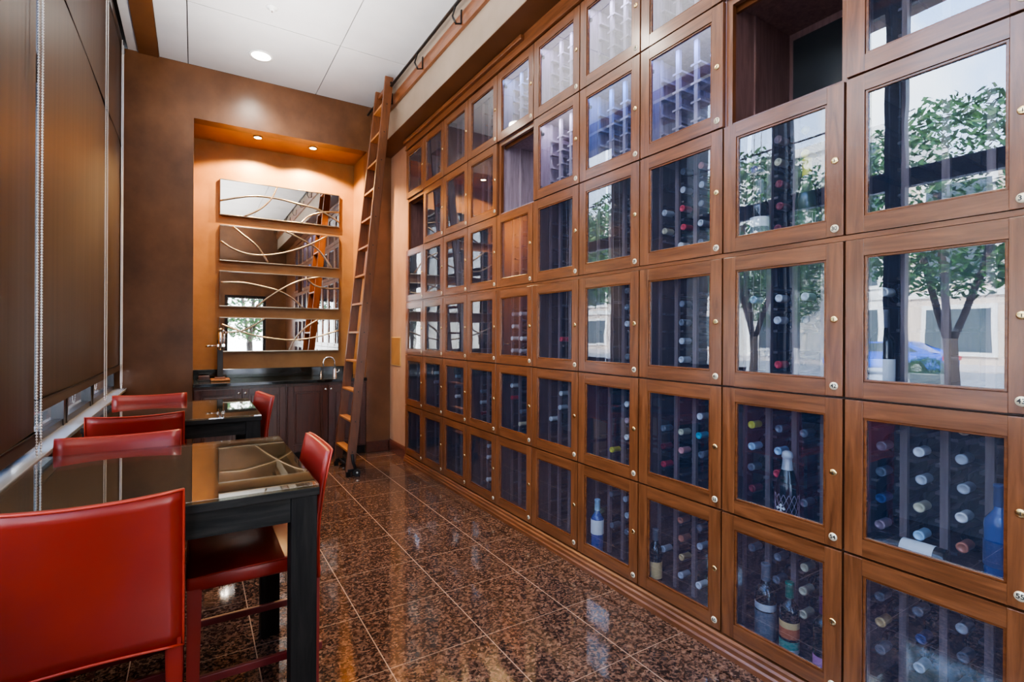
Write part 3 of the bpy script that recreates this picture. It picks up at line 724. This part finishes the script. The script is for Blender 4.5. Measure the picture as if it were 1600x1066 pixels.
# ------------------------------------------------------------------ alcove counter
t = thing('worktop', 'polished black granite worktop with backsplash in the alcove', 'worktop', (.85, 6.26, .845))
MB().box(-.86, .86, -.325, .318, 0, .036, 'black_granite', bev=.004).obj('slab', t)
MB().box(-.86, .86, .296, .319, .0365, .14, 'black_granite', bev=.003).obj('backsplash', t)
def base_cabinet(x0, x1, label):
    xc = (x0 + x1) / 2; w = (x1 - x0) / 2 - .001
    t = thing('base_cabinet', label, 'cabinet', (xc, 6.26, 0), 0, 'dark wooden base cabinets under the worktop')
    MB().box(-w, w, -.285, .30, .09, .843, 'cabinet_wood').box(-w, w, -.24, .28, 0, .09, 'black_gap').obj('cabinet_body', t)
    for s in (-1, 1):
        a, b_ = (-w + .008, -.003) if s < 0 else (.003, w - .008)
        m_ = MB(); z0, z1, f = .11, .815, .062
        m_.box(a, a + f, -.305, -.285, z0, z1, 'cabinet_wood', bev=.003); m_.box(b_ - f, b_, -.305, -.285, z0, z1, 'cabinet_wood', bev=.003)
        m_.box(a + f, b_ - f, -.305, -.285, z0, z0 + f, 'cabinet_wood', bev=.003); m_.box(a + f, b_ - f, -.305, -.285, z1 - f, z1, 'cabinet_wood', bev=.003)
        m_.box(a + f, b_ - f, -.293, -.285, z0 + f, z1 - f, 'cabinet_wood'); m_.box(a + f + .02, b_ - f - .02, -.301, -.293, z0 + f + .02, z1 - f - .02, 'cabinet_wood', bev=.006)
        d = m_.obj('door', t)
        MB().lathe([(.005, 0), (.005, .012), (.013, .016), (.015, .022), (.011, .029), (.001, .030)], 'nickel', 16, (s * .030, -.305, .77), Matrix.Rotation(PI / 2, 3, 'X')).obj('knob', d)
base_cabinet(-.008, .85, 'dark mahogany two-door cabinet under the left half of the worktop')
base_cabinet(.85, 1.708, 'dark mahogany two-door cabinet under the sink behind the ladder')
# faucet
t = thing('faucet', 'chrome gooseneck faucet on the black worktop', 'faucet', (1.405, 6.20, .881))
MB().lathe([(.024, 0), (.024, .006), (.018, .01), (.018, .09), (.012, .095), (.001, .095)], 'chrome', 20).obj('base', t)
pts = [(0, 0, .09), (0, 0, .17)] + [(-.065 + .065 * math.cos(a), 0, .17 + .065 * math.sin(a)) for a in [PI * k / 12 for k in range(1, 13)]] + [(-.13, 0, .12)]
MB().tube(pts, .0095, 'chrome', 10).obj('spout', t)
MB().tube([(.016, 0, .055), (.045, 0, .06), (.05, 0, .09)], .006, 'chrome', 8).obj('lever', t)
t = thing('soap_dispenser', 'small chrome soap dispenser pump left of the faucet', 'dispenser', (1.27, 6.30, .881))
MB().lathe([(.016, 0), (.016, .006), (.007, .01), (.006, .06), (.001, .06)], 'chrome', 14).obj('body', t)
MB().tube([(0, 0, .058), (0, -.02, .068), (0, -.045, .062)], .005, 'chrome', 8).obj('nozzle', t)
# corkscrew stand
t = thing('corkscrew_stand', 'tall black lever corkscrew on a wood stand on the worktop', 'corkscrew', (.235, 6.27, .881))
MB().box(-.09, .09, -.10, .10, 0, .022, 'tread_wood', bev=.006).box(-.05, .05, -.055, .055, .022, .04, 'mahogany_horizontal', bev=.004).obj('base', t)
MB().box(-.027, .027, -.016, .016, .04, .44, 'frame_dark', bev=.004).obj('post', t)
m_ = MB(); m_.cyl((0, -.03, .33), (0, -.03, .53), .020, 'chrome', n=14).cyl((.035, -.03, .36), (.035, -.03, .50), .008, 'chrome', n=10).cyl((0, -.03, .53), (0, -.03, .56), .025, 'bronze_bar', .018, 14).box(-.03, .045, -.045, -.012, .36, .39, 'chrome', bev=.004)
m_.tube([(.0, -.03, .50), (.03, -.03, .54), (.05, -.03, .52), (.05, -.03, .47)], .006, 'chrome', 8); m_.obj('mechanism', t)
m_ = MB(); m_.cyl((-.02, -.03, .375), (-.12, -.05, .372), .007, 'chrome', n=10).cyl((-.085, -.045, .373), (-.135, -.055, .371), .012, 'nickel', n=10); m_.obj('lever', t)
t = thing('bar_tray', 'small dark tray at the left end of the worktop', 'tray', (.09, 6.36, .881))
MB().box(-.06, .06, -.08, .08, 0, .012, 'frame_dark', bev=.003).box(-.05, .05, -.07, .07, .012, .05, 'cabinet_wood', bev=.004).obj('box', t)

# ------------------------------------------------------------------ ladder
t = thing('library_ladder', 'tall wooden rolling library ladder leaning against the locker rail', 'ladder', (1.285, 5.29, 0))
def lp(Z, side):   # side 0 far, 1 near ; returns local x,y
    X = (1.675 - 1.285) * Z / 3.95
    y = [.25 - .12 * Z / 3.95, -.25 + .07 * Z / 3.95][side]
    return X, y
ang = math.atan2(1.675 - 1.285, 3.95)
for side, zt in ((0, 3.98), (1, 4.02)):
    z0 = .05 if side else .03
    xa, ya = lp(z0, side); xb, yb = lp(zt, side)
    m_ = MB(); hw, th = .043, .0135
    P = []
    for (x_, y_, z_) in ((xa, ya, z0), (xb, yb, zt)):
        P.append([(x_ - hw, y_ - th, z_), (x_ + hw, y_ - th, z_), (x_ + hw, y_ + th, z_), (x_ - hw, y_ + th, z_)])
    a, b_ = P
    V = [m_.bm.verts.new(p) for p in a + b_]; i = m_.mi('ladder_wood')
    for f in ((0, 1, 2, 3), (4, 5, 6, 7), (0, 1, 5, 4), (1, 2, 6, 5), (2, 3, 7, 6), (3, 0, 4, 7)):
        m_.bm.faces.new([V[q] for q in f]).material_index = i
    bmesh.ops.bevel(m_.bm, geom=list(m_.bm.edges), offset=.003, segments=1, affect='EDGES')
    m_.obj('stile', t)
for k in range(14):
    Z = .25 + .291 * k
    if Z > 3.9: break
    xa, ya = lp(Z, 1); _, yb = lp(Z, 0)
    MB().box(xa - .040, xa + .040, ya + .0135, yb - .0135, Z - .022, Z, 'tread_wood', bev=.003).obj('tread', t)
    MB().cyl((xa - .0, ya - .0165, Z - .011), (xa, ya - .012, Z - .011), .006, 'black_metal', n=8).obj('bolt', t)
xa, ya = lp(3.93, 1); _, yb = lp(3.93, 0)
MB().box(xa - .015, xa + .015, ya + .0135, yb - .0135, 3.90, 3.94, 'ladder_wood', bev=.003).obj('top_bar', t)
for side in (0, 1):
    x_, y_ = lp(.1, side); s = -1 if side else 1
    m_ = MB(); yy = y_ + s * .020
    m_.tube([(x_ + .01, yy, .22), (x_ + .02, yy, .14), (x_ + .045, yy, .07), (x_ + .055, yy, .035)], .014, 'black_metal', 8, ry=.006)
    m_.box(x_ - .03, x_ + .06, y_ - .017, y_ + .017, .045, .075, 'black_metal', bev=.004)
    m_.obj('caster_bracket', t)
    MB().cyl((x_ + .055, yy - .012, .037), (x_ + .055, yy + .012, .037), .036, 'tyre', n=20).cyl((x_ + .055, yy - .016, .037), (x_ + .055, yy + .016, .037), .010, 'nickel', n=10).obj('wheel', t)
    m_ = MB().box(x_ - .044, x_ + .0, y_ - .018, y_ + .018, .0, .05, 'black_metal', bev=.004); m_.obj('foot', t)
m_ = MB(); x_, _ = lp(.09, 0); m_.cyl((x_, -.235, .085), (x_, .235, .085), .007, 'black_metal', n=8); m_.obj('axle_rod', t)
for side in (0, 1):
    x_, y_ = lp(3.80, side); s = -1 if side else 1
    gx_ = XS - .075 - 1.285
    MB().tube([(x_ + .03, y_, 3.80), (gx_ - .03, y_, 3.86), (gx_ - .024, y_, 3.94), (gx_, y_, 3.955), (gx_ + .024, y_, 3.94)], .008, 'black_metal', 6).cyl((gx_, y_ - .012, 3.9585), (gx_, y_ + .012, 3.9585), .014, 'black_metal', n=10).obj('rail_hook', t)

# ------------------------------------------------------------------ tables
def table(y0, y1, label, x0=-.495, x1=.346, H=.90):
    t = thing('counter_height_table', label, 'table', ((x0 + x1) / 2, (y0 + y1) / 2, 0), 0, 'black wooden tables with glass tops')
    a, b_ = (x1 - x0) / 2, (y1 - y0) / 2
    MB().box(-a, a, -b_, b_, H - .034, H - .009, 'ebony_wood', bev=.002).obj('tabletop', t)
    MB().box(-a + .001, a - .001, -b_ + .001, b_ - .001, H - .0088, H, 'table_glass', bev=.0015).obj('glass_sheet', t)
    lw2 = .078; i = .006
    for sx_ in (-1, 1):
        for sy in (-1, 1):
            xx = sx_ * (a - i) ; yy = sy * (b_ - i)
            MB().box(min(xx, xx - sx_ * lw2), max(xx, xx - sx_ * lw2), min(yy, yy - sy * lw2), max(yy, yy - sy * lw2), 0, H - .0345, 'ebony_upright', bev=.002).obj('leg', t)
    m_ = MB(); g_ = i + .008; e_ = i + lw2 + .001
    for sy in (-1, 1): m_.box(-a + e_, a - e_, min(sy * (b_ - g_), sy * (b_ - g_ - .022)), max(sy * (b_ - g_), sy * (b_ - g_ - .022)), H - .112, H - .0345, 'ebony_wood')
    for sx_ in (-1, 1): m_.box(min(sx_ * (a - g_), sx_ * (a - g_ - .022)), max(sx_ * (a - g_), sx_ * (a - g_ - .022)), -b_ + e_, b_ - e_, H - .112, H - .0345, 'ebony_wood')
    m_.obj('apron', t)
table(1.725, 2.645, 'black wooden table with glass top nearest the camera')
table(3.394, 4.318, 'black wooden table with glass top nearest the alcove')

# ------------------------------------------------------------------ chairs (local: back at +y side is y=0, sitter faces +y)
def make_chair():
    t = thing('dining_stool', 'x', 'chair', (0, 0, 0), 0, 'red leather chairs around the tables')
    w = .2125; zs = .60; zt = .955
    # backrest: curved slab with lean
    m_ = MB(); i = m_.mi('red_leather'); nx, nz = 12, 12; th = .026
    z0 = .505
    def P(u, v, side):
        xx = -w + 2 * w * u; z = z0 + (zt - z0) * v
        bow = .018 * (1 - (2 * u - 1) ** 2)            # middle bulges backwards
        lean = -.044 * max(0, (z - .66) / (zt - .66)) ** 1.6
        y = lean - bow + (th if side else 0)
        z += -.010 * (1 - (2 * u - 1) ** 2) * (v ** 4) + .012 * (1 - (2 * u - 1) ** 2) * ((1 - v) ** 4) * 1.5
        edge = min(u, 1 - u)
        if edge < .01: y += (-.004 if side else .004)
        return Vector((xx, y, z))
    F = [[m_.bm.verts.new(P(a / nx, b_ / nz, 0)) for b_ in range(nz + 1)] for a in range(nx + 1)]
    B = [[m_.bm.verts.new(P(a / nx, b_ / nz, 1)) for b_ in range(nz + 1)] for a in range(nx + 1)]
    fs = []
    for a in range(nx):
        for b_ in range(nz):
            fs.append(m_.bm.faces.new((F[a][b_], F[a + 1][b_], F[a + 1][b_ + 1], F[a][b_ + 1])))
            fs.append(m_.bm.faces.new((B[a][b_], B[a][b_ + 1], B[a + 1][b_ + 1], B[a + 1][b_])))
        fs.append(m_.bm.faces.new((F[a][0], B[a][0], B[a + 1][0], F[a + 1][0])))
        fs.append(m_.bm.faces.new((F[a][nz], F[a + 1][nz], B[a + 1][nz], B[a][nz])))
    for b_ in range(nz):
        fs.append(m_.bm.faces.new((F[0][b_], F[0][b_ + 1], B[0][b_ + 1], B[0][b_])))
        fs.append(m_.bm.faces.new((F[nx][b_], B[nx][b_], B[nx][b_ + 1], F[nx][b_ + 1])))
    for f in fs: f.smooth = True; f.material_index = i
    sharp = [e_ for e_ in m_.bm.edges if len(e_.link_faces) == 2 and e_.calc_face_angle(0) > 1.0]
    bmesh.ops.bevel(m_.bm, geom=sharp, offset=.006, segments=3, affect='EDGES', profile=.5)
    o = m_.obj('backrest', t)
    for p in o.data.polygons: p.use_smooth = True
    # piping round the back's outline
    pts = [P(0, v / 10, 0) for v in range(0, 11)] + [P(u / 10, 1, 0) for u in range(1, 11)] + [P(1, 1 - v / 10, 0) for v in range(1, 11)]
    pts = [(p.x, p.y - .000, p.z) for p in pts]
    MB().tube(pts, .0035, 'red_piping', 6).tube([(q.x, q.y - .001, q.z + .002) for q in [P(u / 10, 0, 0) for u in range(11)]], .004, 'red_piping', 6).obj('piping', o)
    # seat
    m_ = MB(); m_.box(-w + .004, w - .004, .02, .41, zs - .055, zs, 'red_leather', bev=.012)
    o = m_.obj('seat', t)
    for p in o.data.polygons: p.use_smooth = True
    MB().tube([(-w + .006, .03, zs - .004), (-w + .006, .405, zs - .004), (w - .006, .405, zs - .004), (w - .006, .03, zs - .004)], .003, 'red_piping', 6).obj('piping', o)
    # legs
    for sx_ in (-1, 1):
        for fr in (0, 1):
            m_ = MB(); i = m_.mi('red_leather')
            if fr: top = (sx_ * (w - .024), .386, zs - .04); bot = (sx_ * (w - .018), .392, 0)
            else: top = (sx_ * (w - .022), .021, z0 + .03); bot = (sx_ * (w - .019), .017, 0)
            hs, hb = .021, .016
            V = []
            for (c_, h_) in ((top, hs), (bot, hb)):
                for q in ((-1, -1), (1, -1), (1, 1), (-1, 1)): V.append(m_.bm.verts.new((c_[0] + q[0] * h_, c_[1] + q[1] * h_, c_[2])))
            for f in ((0, 1, 2, 3), (4, 5, 6, 7), (0, 1, 5, 4), (1, 2, 6, 5), (2, 3, 7, 6), (3, 0, 4, 7)): m_.bm.faces.new([V[q] for q in f]).material_index = i
            bmesh.ops.bevel(m_.bm, geom=list(m_.bm.edges), offset=.004, segments=2, affect='EDGES')
            m_.obj('leg', t)
    for sx_ in (-1, 1): MB().box(sx_ * (w - .021) - .008, sx_ * (w - .021) + .008, -.012, .375, .235, .262, 'red_dark', bev=.003).obj('stretcher', t)
    MB().box(-w + .035, w - .035, .381, .397, .205, .232, 'red_dark', bev=.003).obj('stretcher', t)
    return t
c0 = make_chair()
CH = [(-.235, 1.708, 0, 'red leather chair nearest the camera, seen from behind'),
      (.390, 2.145, 90, 'red leather chair at the aisle side of the nearest table'),
      (-.262, 2.672, 180, 'red leather chair tucked in at the far side of the nearest table'),
      (-.258, 3.378, 0, 'red leather chair between the tables with its back to the camera'),
      (-.258, 4.345, 180, 'red leather chair behind the far table by the window corner'),
      (.398, 4.03, 98, 'red leather chair at the aisle end of the far table')]
for k, (x_, y_, a, lab) in enumerate(CH):
    o = c0 if k == 0 else copy_tree(c0)
    o.location = (x_, y_, 0); o.rotation_euler = (0, 0, math.radians(a)); o['label'] = lab

# ------------------------------------------------------------------ outdoors, beyond the windows (seen reflected in the locker glass)
struct(MB().box(-14, -.9, -25, 70, -.3, -.16, 'paving').box(-.9, 8, -25, YB - .25, -.3, -.16, 'paving').obj('ground'))
struct(MB().box(-27, -14, -25, 70, -.32, -.22, 'asphalt').obj('road'))
struct(MB().box(-34, -27, -25, 70, -.3, -.14, 'paving').obj('sidewalk'))
def building(x, y0, y1, H, wall, label, nb):
    t = thing('building', label, 'building', (x, (y0 + y1) / 2, -.16)); w = (y1 - y0) / 2
    MB().box(-8, 0, -w, w, 0, H, wall).obj('wall', t)
    MB().box(-.1, .25, -w, w, H - .6, H, 'stone_white').box(-.1, .12, -w, w, 3.9, 4.3, 'stone_white').obj('cornice', t)
    for k in range(nb):
        yc = -w + (k + .5) * 2 * w / nb; ww = w / nb * .62
        for z0, z1 in ((.7, 3.2), (4.9, 7.2), (8.6, 10.6), (12, 13.8)):
            if z1 > H: continue
            f = MB().box(0, .12, yc - ww - .25, yc + ww + .25, z0 - .25, z1 + .25, 'stone_white').obj('window', t)
            MB().box(.10, .14, yc - ww, yc + ww, z0, z1, 'dark_window').obj('pane', f)
building(-34, -20, 14, 12, 'brick_tan', 'tan brick building across the street', 7)
building(-33, 14.3, 34, 15, 'stone_white', 'white stone building across the street', 4)
building(-34, 34.3, 66, 15, 'brick_tan', 'long tan brick building farther down the street', 5)
lf = []
for n_ in range(4):
    m_ = MB(); rnd = random.Random(n_ + 3)
    for k in range(5200):
        a = rnd.uniform(0, 2 * PI); b_ = math.acos(rnd.uniform(-1, 1)); rr = rnd.uniform(.45, 1) ** .5
        c_ = Vector((rr * math.sin(b_) * math.cos(a) * 2.3, rr * math.sin(b_) * math.sin(a) * 2.3, rr * math.cos(b_) * 1.7))
        s = rnd.uniform(.05, .12); R = Matrix.Rotation(rnd.uniform(0, 6), 3, 'Z') @ Matrix.Rotation(rnd.uniform(0, 6), 3, 'X')
        m_.quad([c_ + R @ Vector(q) * s for q in ((-1, -.5, 0), (0, -.15, .2), (1, .5, 0), (0, .6, -.2))], 'leaves')
    lf.append(m_.mesh('foliage'))
TREES = [(-7.0, 3.4, 3.6, .76, 'forked tree on the pavement right outside the windows'), (-7.0, 7.0, 3.7, .76, 'second tree along the pavement outside'), (-7.6, 11.2, 3.9, .85, 'third tree along the pavement outside'),
         (-7.2, -.2, 3.7, .76, 'tree outside nearest the camera'), (-8.2, 15.6, 4.0, .9, 'fourth tree along the pavement outside'), (-30, 20, 4.5, 1.2, 'tree across the street'), (1.6, -6.5, 3.0, .9, 'bushy tree outside the back door')]
for k, (x_, y_, z_, s, lab) in enumerate(TREES):
    t = thing('tree', lab, 'tree', (x_, y_, -.16))
    m_ = MB(); m_.tube([(0, 0, 0), (.03, .02, z_ * .22), (0, .05, z_ * .42)], .10, 'trunk', 8)
    for q in ((.1, .55, z_ * 1.05), (-.2, -.5, z_ * 1.0), (.4, .1, z_ * 1.1)): m_.tube([(0, .05, z_ * .38), (q[0] * .6, q[1] * .6, z_ * .7), q], .055, 'trunk', 6)
    m_.obj('trunk', t)
    f = mk('foliage', lf[k % 4], t, (0, 0, z_ + .3)); f.scale = (s, s, s * 1.35)
t = thing('car', 'blue car on the street, reflected in the locker glass', 'car', (-21.5, 10.2, -.22))
def car_section(prof, w, mat): return None
m_ = MB(); m_.prism([(-2.2, .3), (2.2, .3), (2.25, .75), (1.5, .92), (.9, 1.38), (-.9, 1.42), (-1.7, .98), (-2.25, .9)], -.85, .85, 'car_blue', 'x'); bmesh.ops.bevel(m_.bm, geom=list(m_.bm.edges), offset=.08, segments=3, affect='EDGES'); m_.obj('body', t)
MB().prism([(-1.45, .98), (1.3, .95), (.8, 1.32), (-.85, 1.35)], -.87, .87, 'dark_window', 'x').obj('windows', t)
MB().box(.5, .8, -2.28, -2.2, .7, .85, 'tail_red').box(-.8, -.5, -2.28, -2.2, .7, .85, 'tail_red').obj('tail_light', t)
for a in (-1.4, 1.4):
    for s in (-.8, .8): MB().cyl((s - .1, a, .33), (s + .1, a, .33), .33, 'tyre', n=20).cyl((s - .11, a, .33), (s + .11, a, .33), .2, 'nickel', n=12).obj('wheel', t)
t = thing('planter', 'round grey planter with green plants outside', 'planter', (-13.5, 6.0, -.16))
MB().lathe([(.3, 0), (.45, .5), (.5, .55), (.42, .5)], 'planter_grey', 20).obj('pot', t)
f = mk('plants', lf[1], t, (0, 0, .65)); f.scale = (.22, .22, .2)

# ------------------------------------------------------------------ lights
def light(name, kind, loc, energy, color=(1, 1, 1), rot=(0, 0, 0), **kw):
    L = bpy.data.lights.new(name, kind); L.energy = energy; L.color = color
    for k, v in kw.items(): setattr(L, k, v)
    o = bpy.data.objects.new(name, L); C.objects.link(o); o.location = loc; o.rotation_euler = rot; return o
light('sun', 'SUN', (5, 0, 20), 22, (1, .95, .86), (math.radians(8), math.radians(42), 0), angle=.01)
for y_ in (5.43, 3.2, 1.0): light('downlight', 'SPOT', (.53, y_, 4.0), 50, (1, .90, .78), spot_size=2.6, spot_blend=.6, shadow_soft_size=.09)
for x_, y_ in ((.578, 6.19), (1.149, 6.20)): light('alcove_spot', 'SPOT', (x_, y_, AZ - .06), 180, (1, .62, .28), (math.radians(4), 0, 0), spot_size=2.55, spot_blend=.25, shadow_soft_size=.025)
light('fill_uplight', 'AREA', (.6, 2.4, 3.2), 120, (1, .96, .92), (PI, 0, 0), shape='RECTANGLE', size=1.0, size_y=5.6)  # added midair fill to brighten the ceiling; the room has no cove
light('daylight_portal', 'AREA', (-.76, .8, 2.4), 1, (1, 1, 1), (0, math.radians(-90), 0), shape='RECTANGLE', size=3.0, size_y=3.5)
bpy.data.lights['daylight_portal'].cycles.is_portal = True

wd = bpy.data.worlds.new('World'); bpy.context.scene.world = wd; wd.use_nodes = True
nt = wd.node_tree; nt.nodes.clear(); o = N(nt, 'ShaderNodeOutputWorld'); bg = N(nt, 'ShaderNodeBackground')
tc = N(nt, 'ShaderNodeTexCoord'); sp = N(nt, 'ShaderNodeSeparateXYZ'); nt.links.new(tc.outputs['Generated'], sp.inputs[0])
cr = N(nt, 'ShaderNodeValToRGB'); nt.links.new(sp.outputs[2], cr.inputs[0])
cr.color_ramp.elements[0].position = 0; cr.color_ramp.elements[0].color = (.90, .94, 1, 1)
cr.color_ramp.elements[1].position = .6; cr.color_ramp.elements[1].color = (.16, .38, .85, 1)
nz = N(nt, 'ShaderNodeTexNoise'); nz.inputs['Scale'].default_value = 3; nz.inputs['Detail'].default_value = 7; nt.links.new(tc.outputs['Generated'], nz.inputs['Vector'])
c2 = N(nt, 'ShaderNodeValToRGB'); c2.color_ramp.elements[0].position = .5; c2.color_ramp.elements[1].position = .65; nt.links.new(nz.outputs['Fac'], c2.inputs[0])
mx = N(nt, 'ShaderNodeMix', data_type='RGBA'); nt.links.new(c2.outputs[0], mx.inputs[0]); nt.links.new(cr.outputs[0], mx.inputs[6]); mx.inputs[7].default_value = (1, 1, 1, 1)
nt.links.new(mx.outputs[2], bg.inputs[0]); bg.inputs[1].default_value = 12; nt.links.new(bg.outputs[0], o.inputs[0])

# ------------------------------------------------------------------ camera
f_px = 797.79; yaw = math.radians(31.891); roll = math.radians(.3009)
c_, s_ = math.cos(yaw), math.sin(yaw)
r_ = Vector((c_, -s_, 0)); d_ = Vector((s_, c_, 0)); u_ = Vector((0, 0, 1))
r3 = r_ * math.cos(roll) + u_ * math.sin(roll); u3 = u_ * math.cos(roll) - r_ * math.sin(roll)
cam = bpy.data.cameras.new('camera'); cam.sensor_width = 36; cam.lens = f_px * 36 / 1600; cam.shift_y = -(533 - 523.81) / 1600; cam.clip_start = .02; cam.clip_end = 300
co = bpy.data.objects.new('camera', cam); C.objects.link(co)
co.matrix_world = Matrix(((r3.x, u3.x, -d_.x, 0), (r3.y, u3.y, -d_.y, 0), (r3.z, u3.z, -d_.z, CAMZ), (0, 0, 0, 1)))
sc_ = bpy.context.scene; sc_.camera = co
sc_.view_settings.view_transform = 'AgX'; sc_.view_settings.look = 'AgX - Medium High Contrast'; sc_.view_settings.exposure = .38
sc_.cycles.max_bounces = 8; sc_.cycles.transparent_max_bounces = 16; sc_.cycles.sample_clamp_indirect = 6; sc_.cycles.caustics_reflective = False; sc_.cycles.caustics_refractive = False
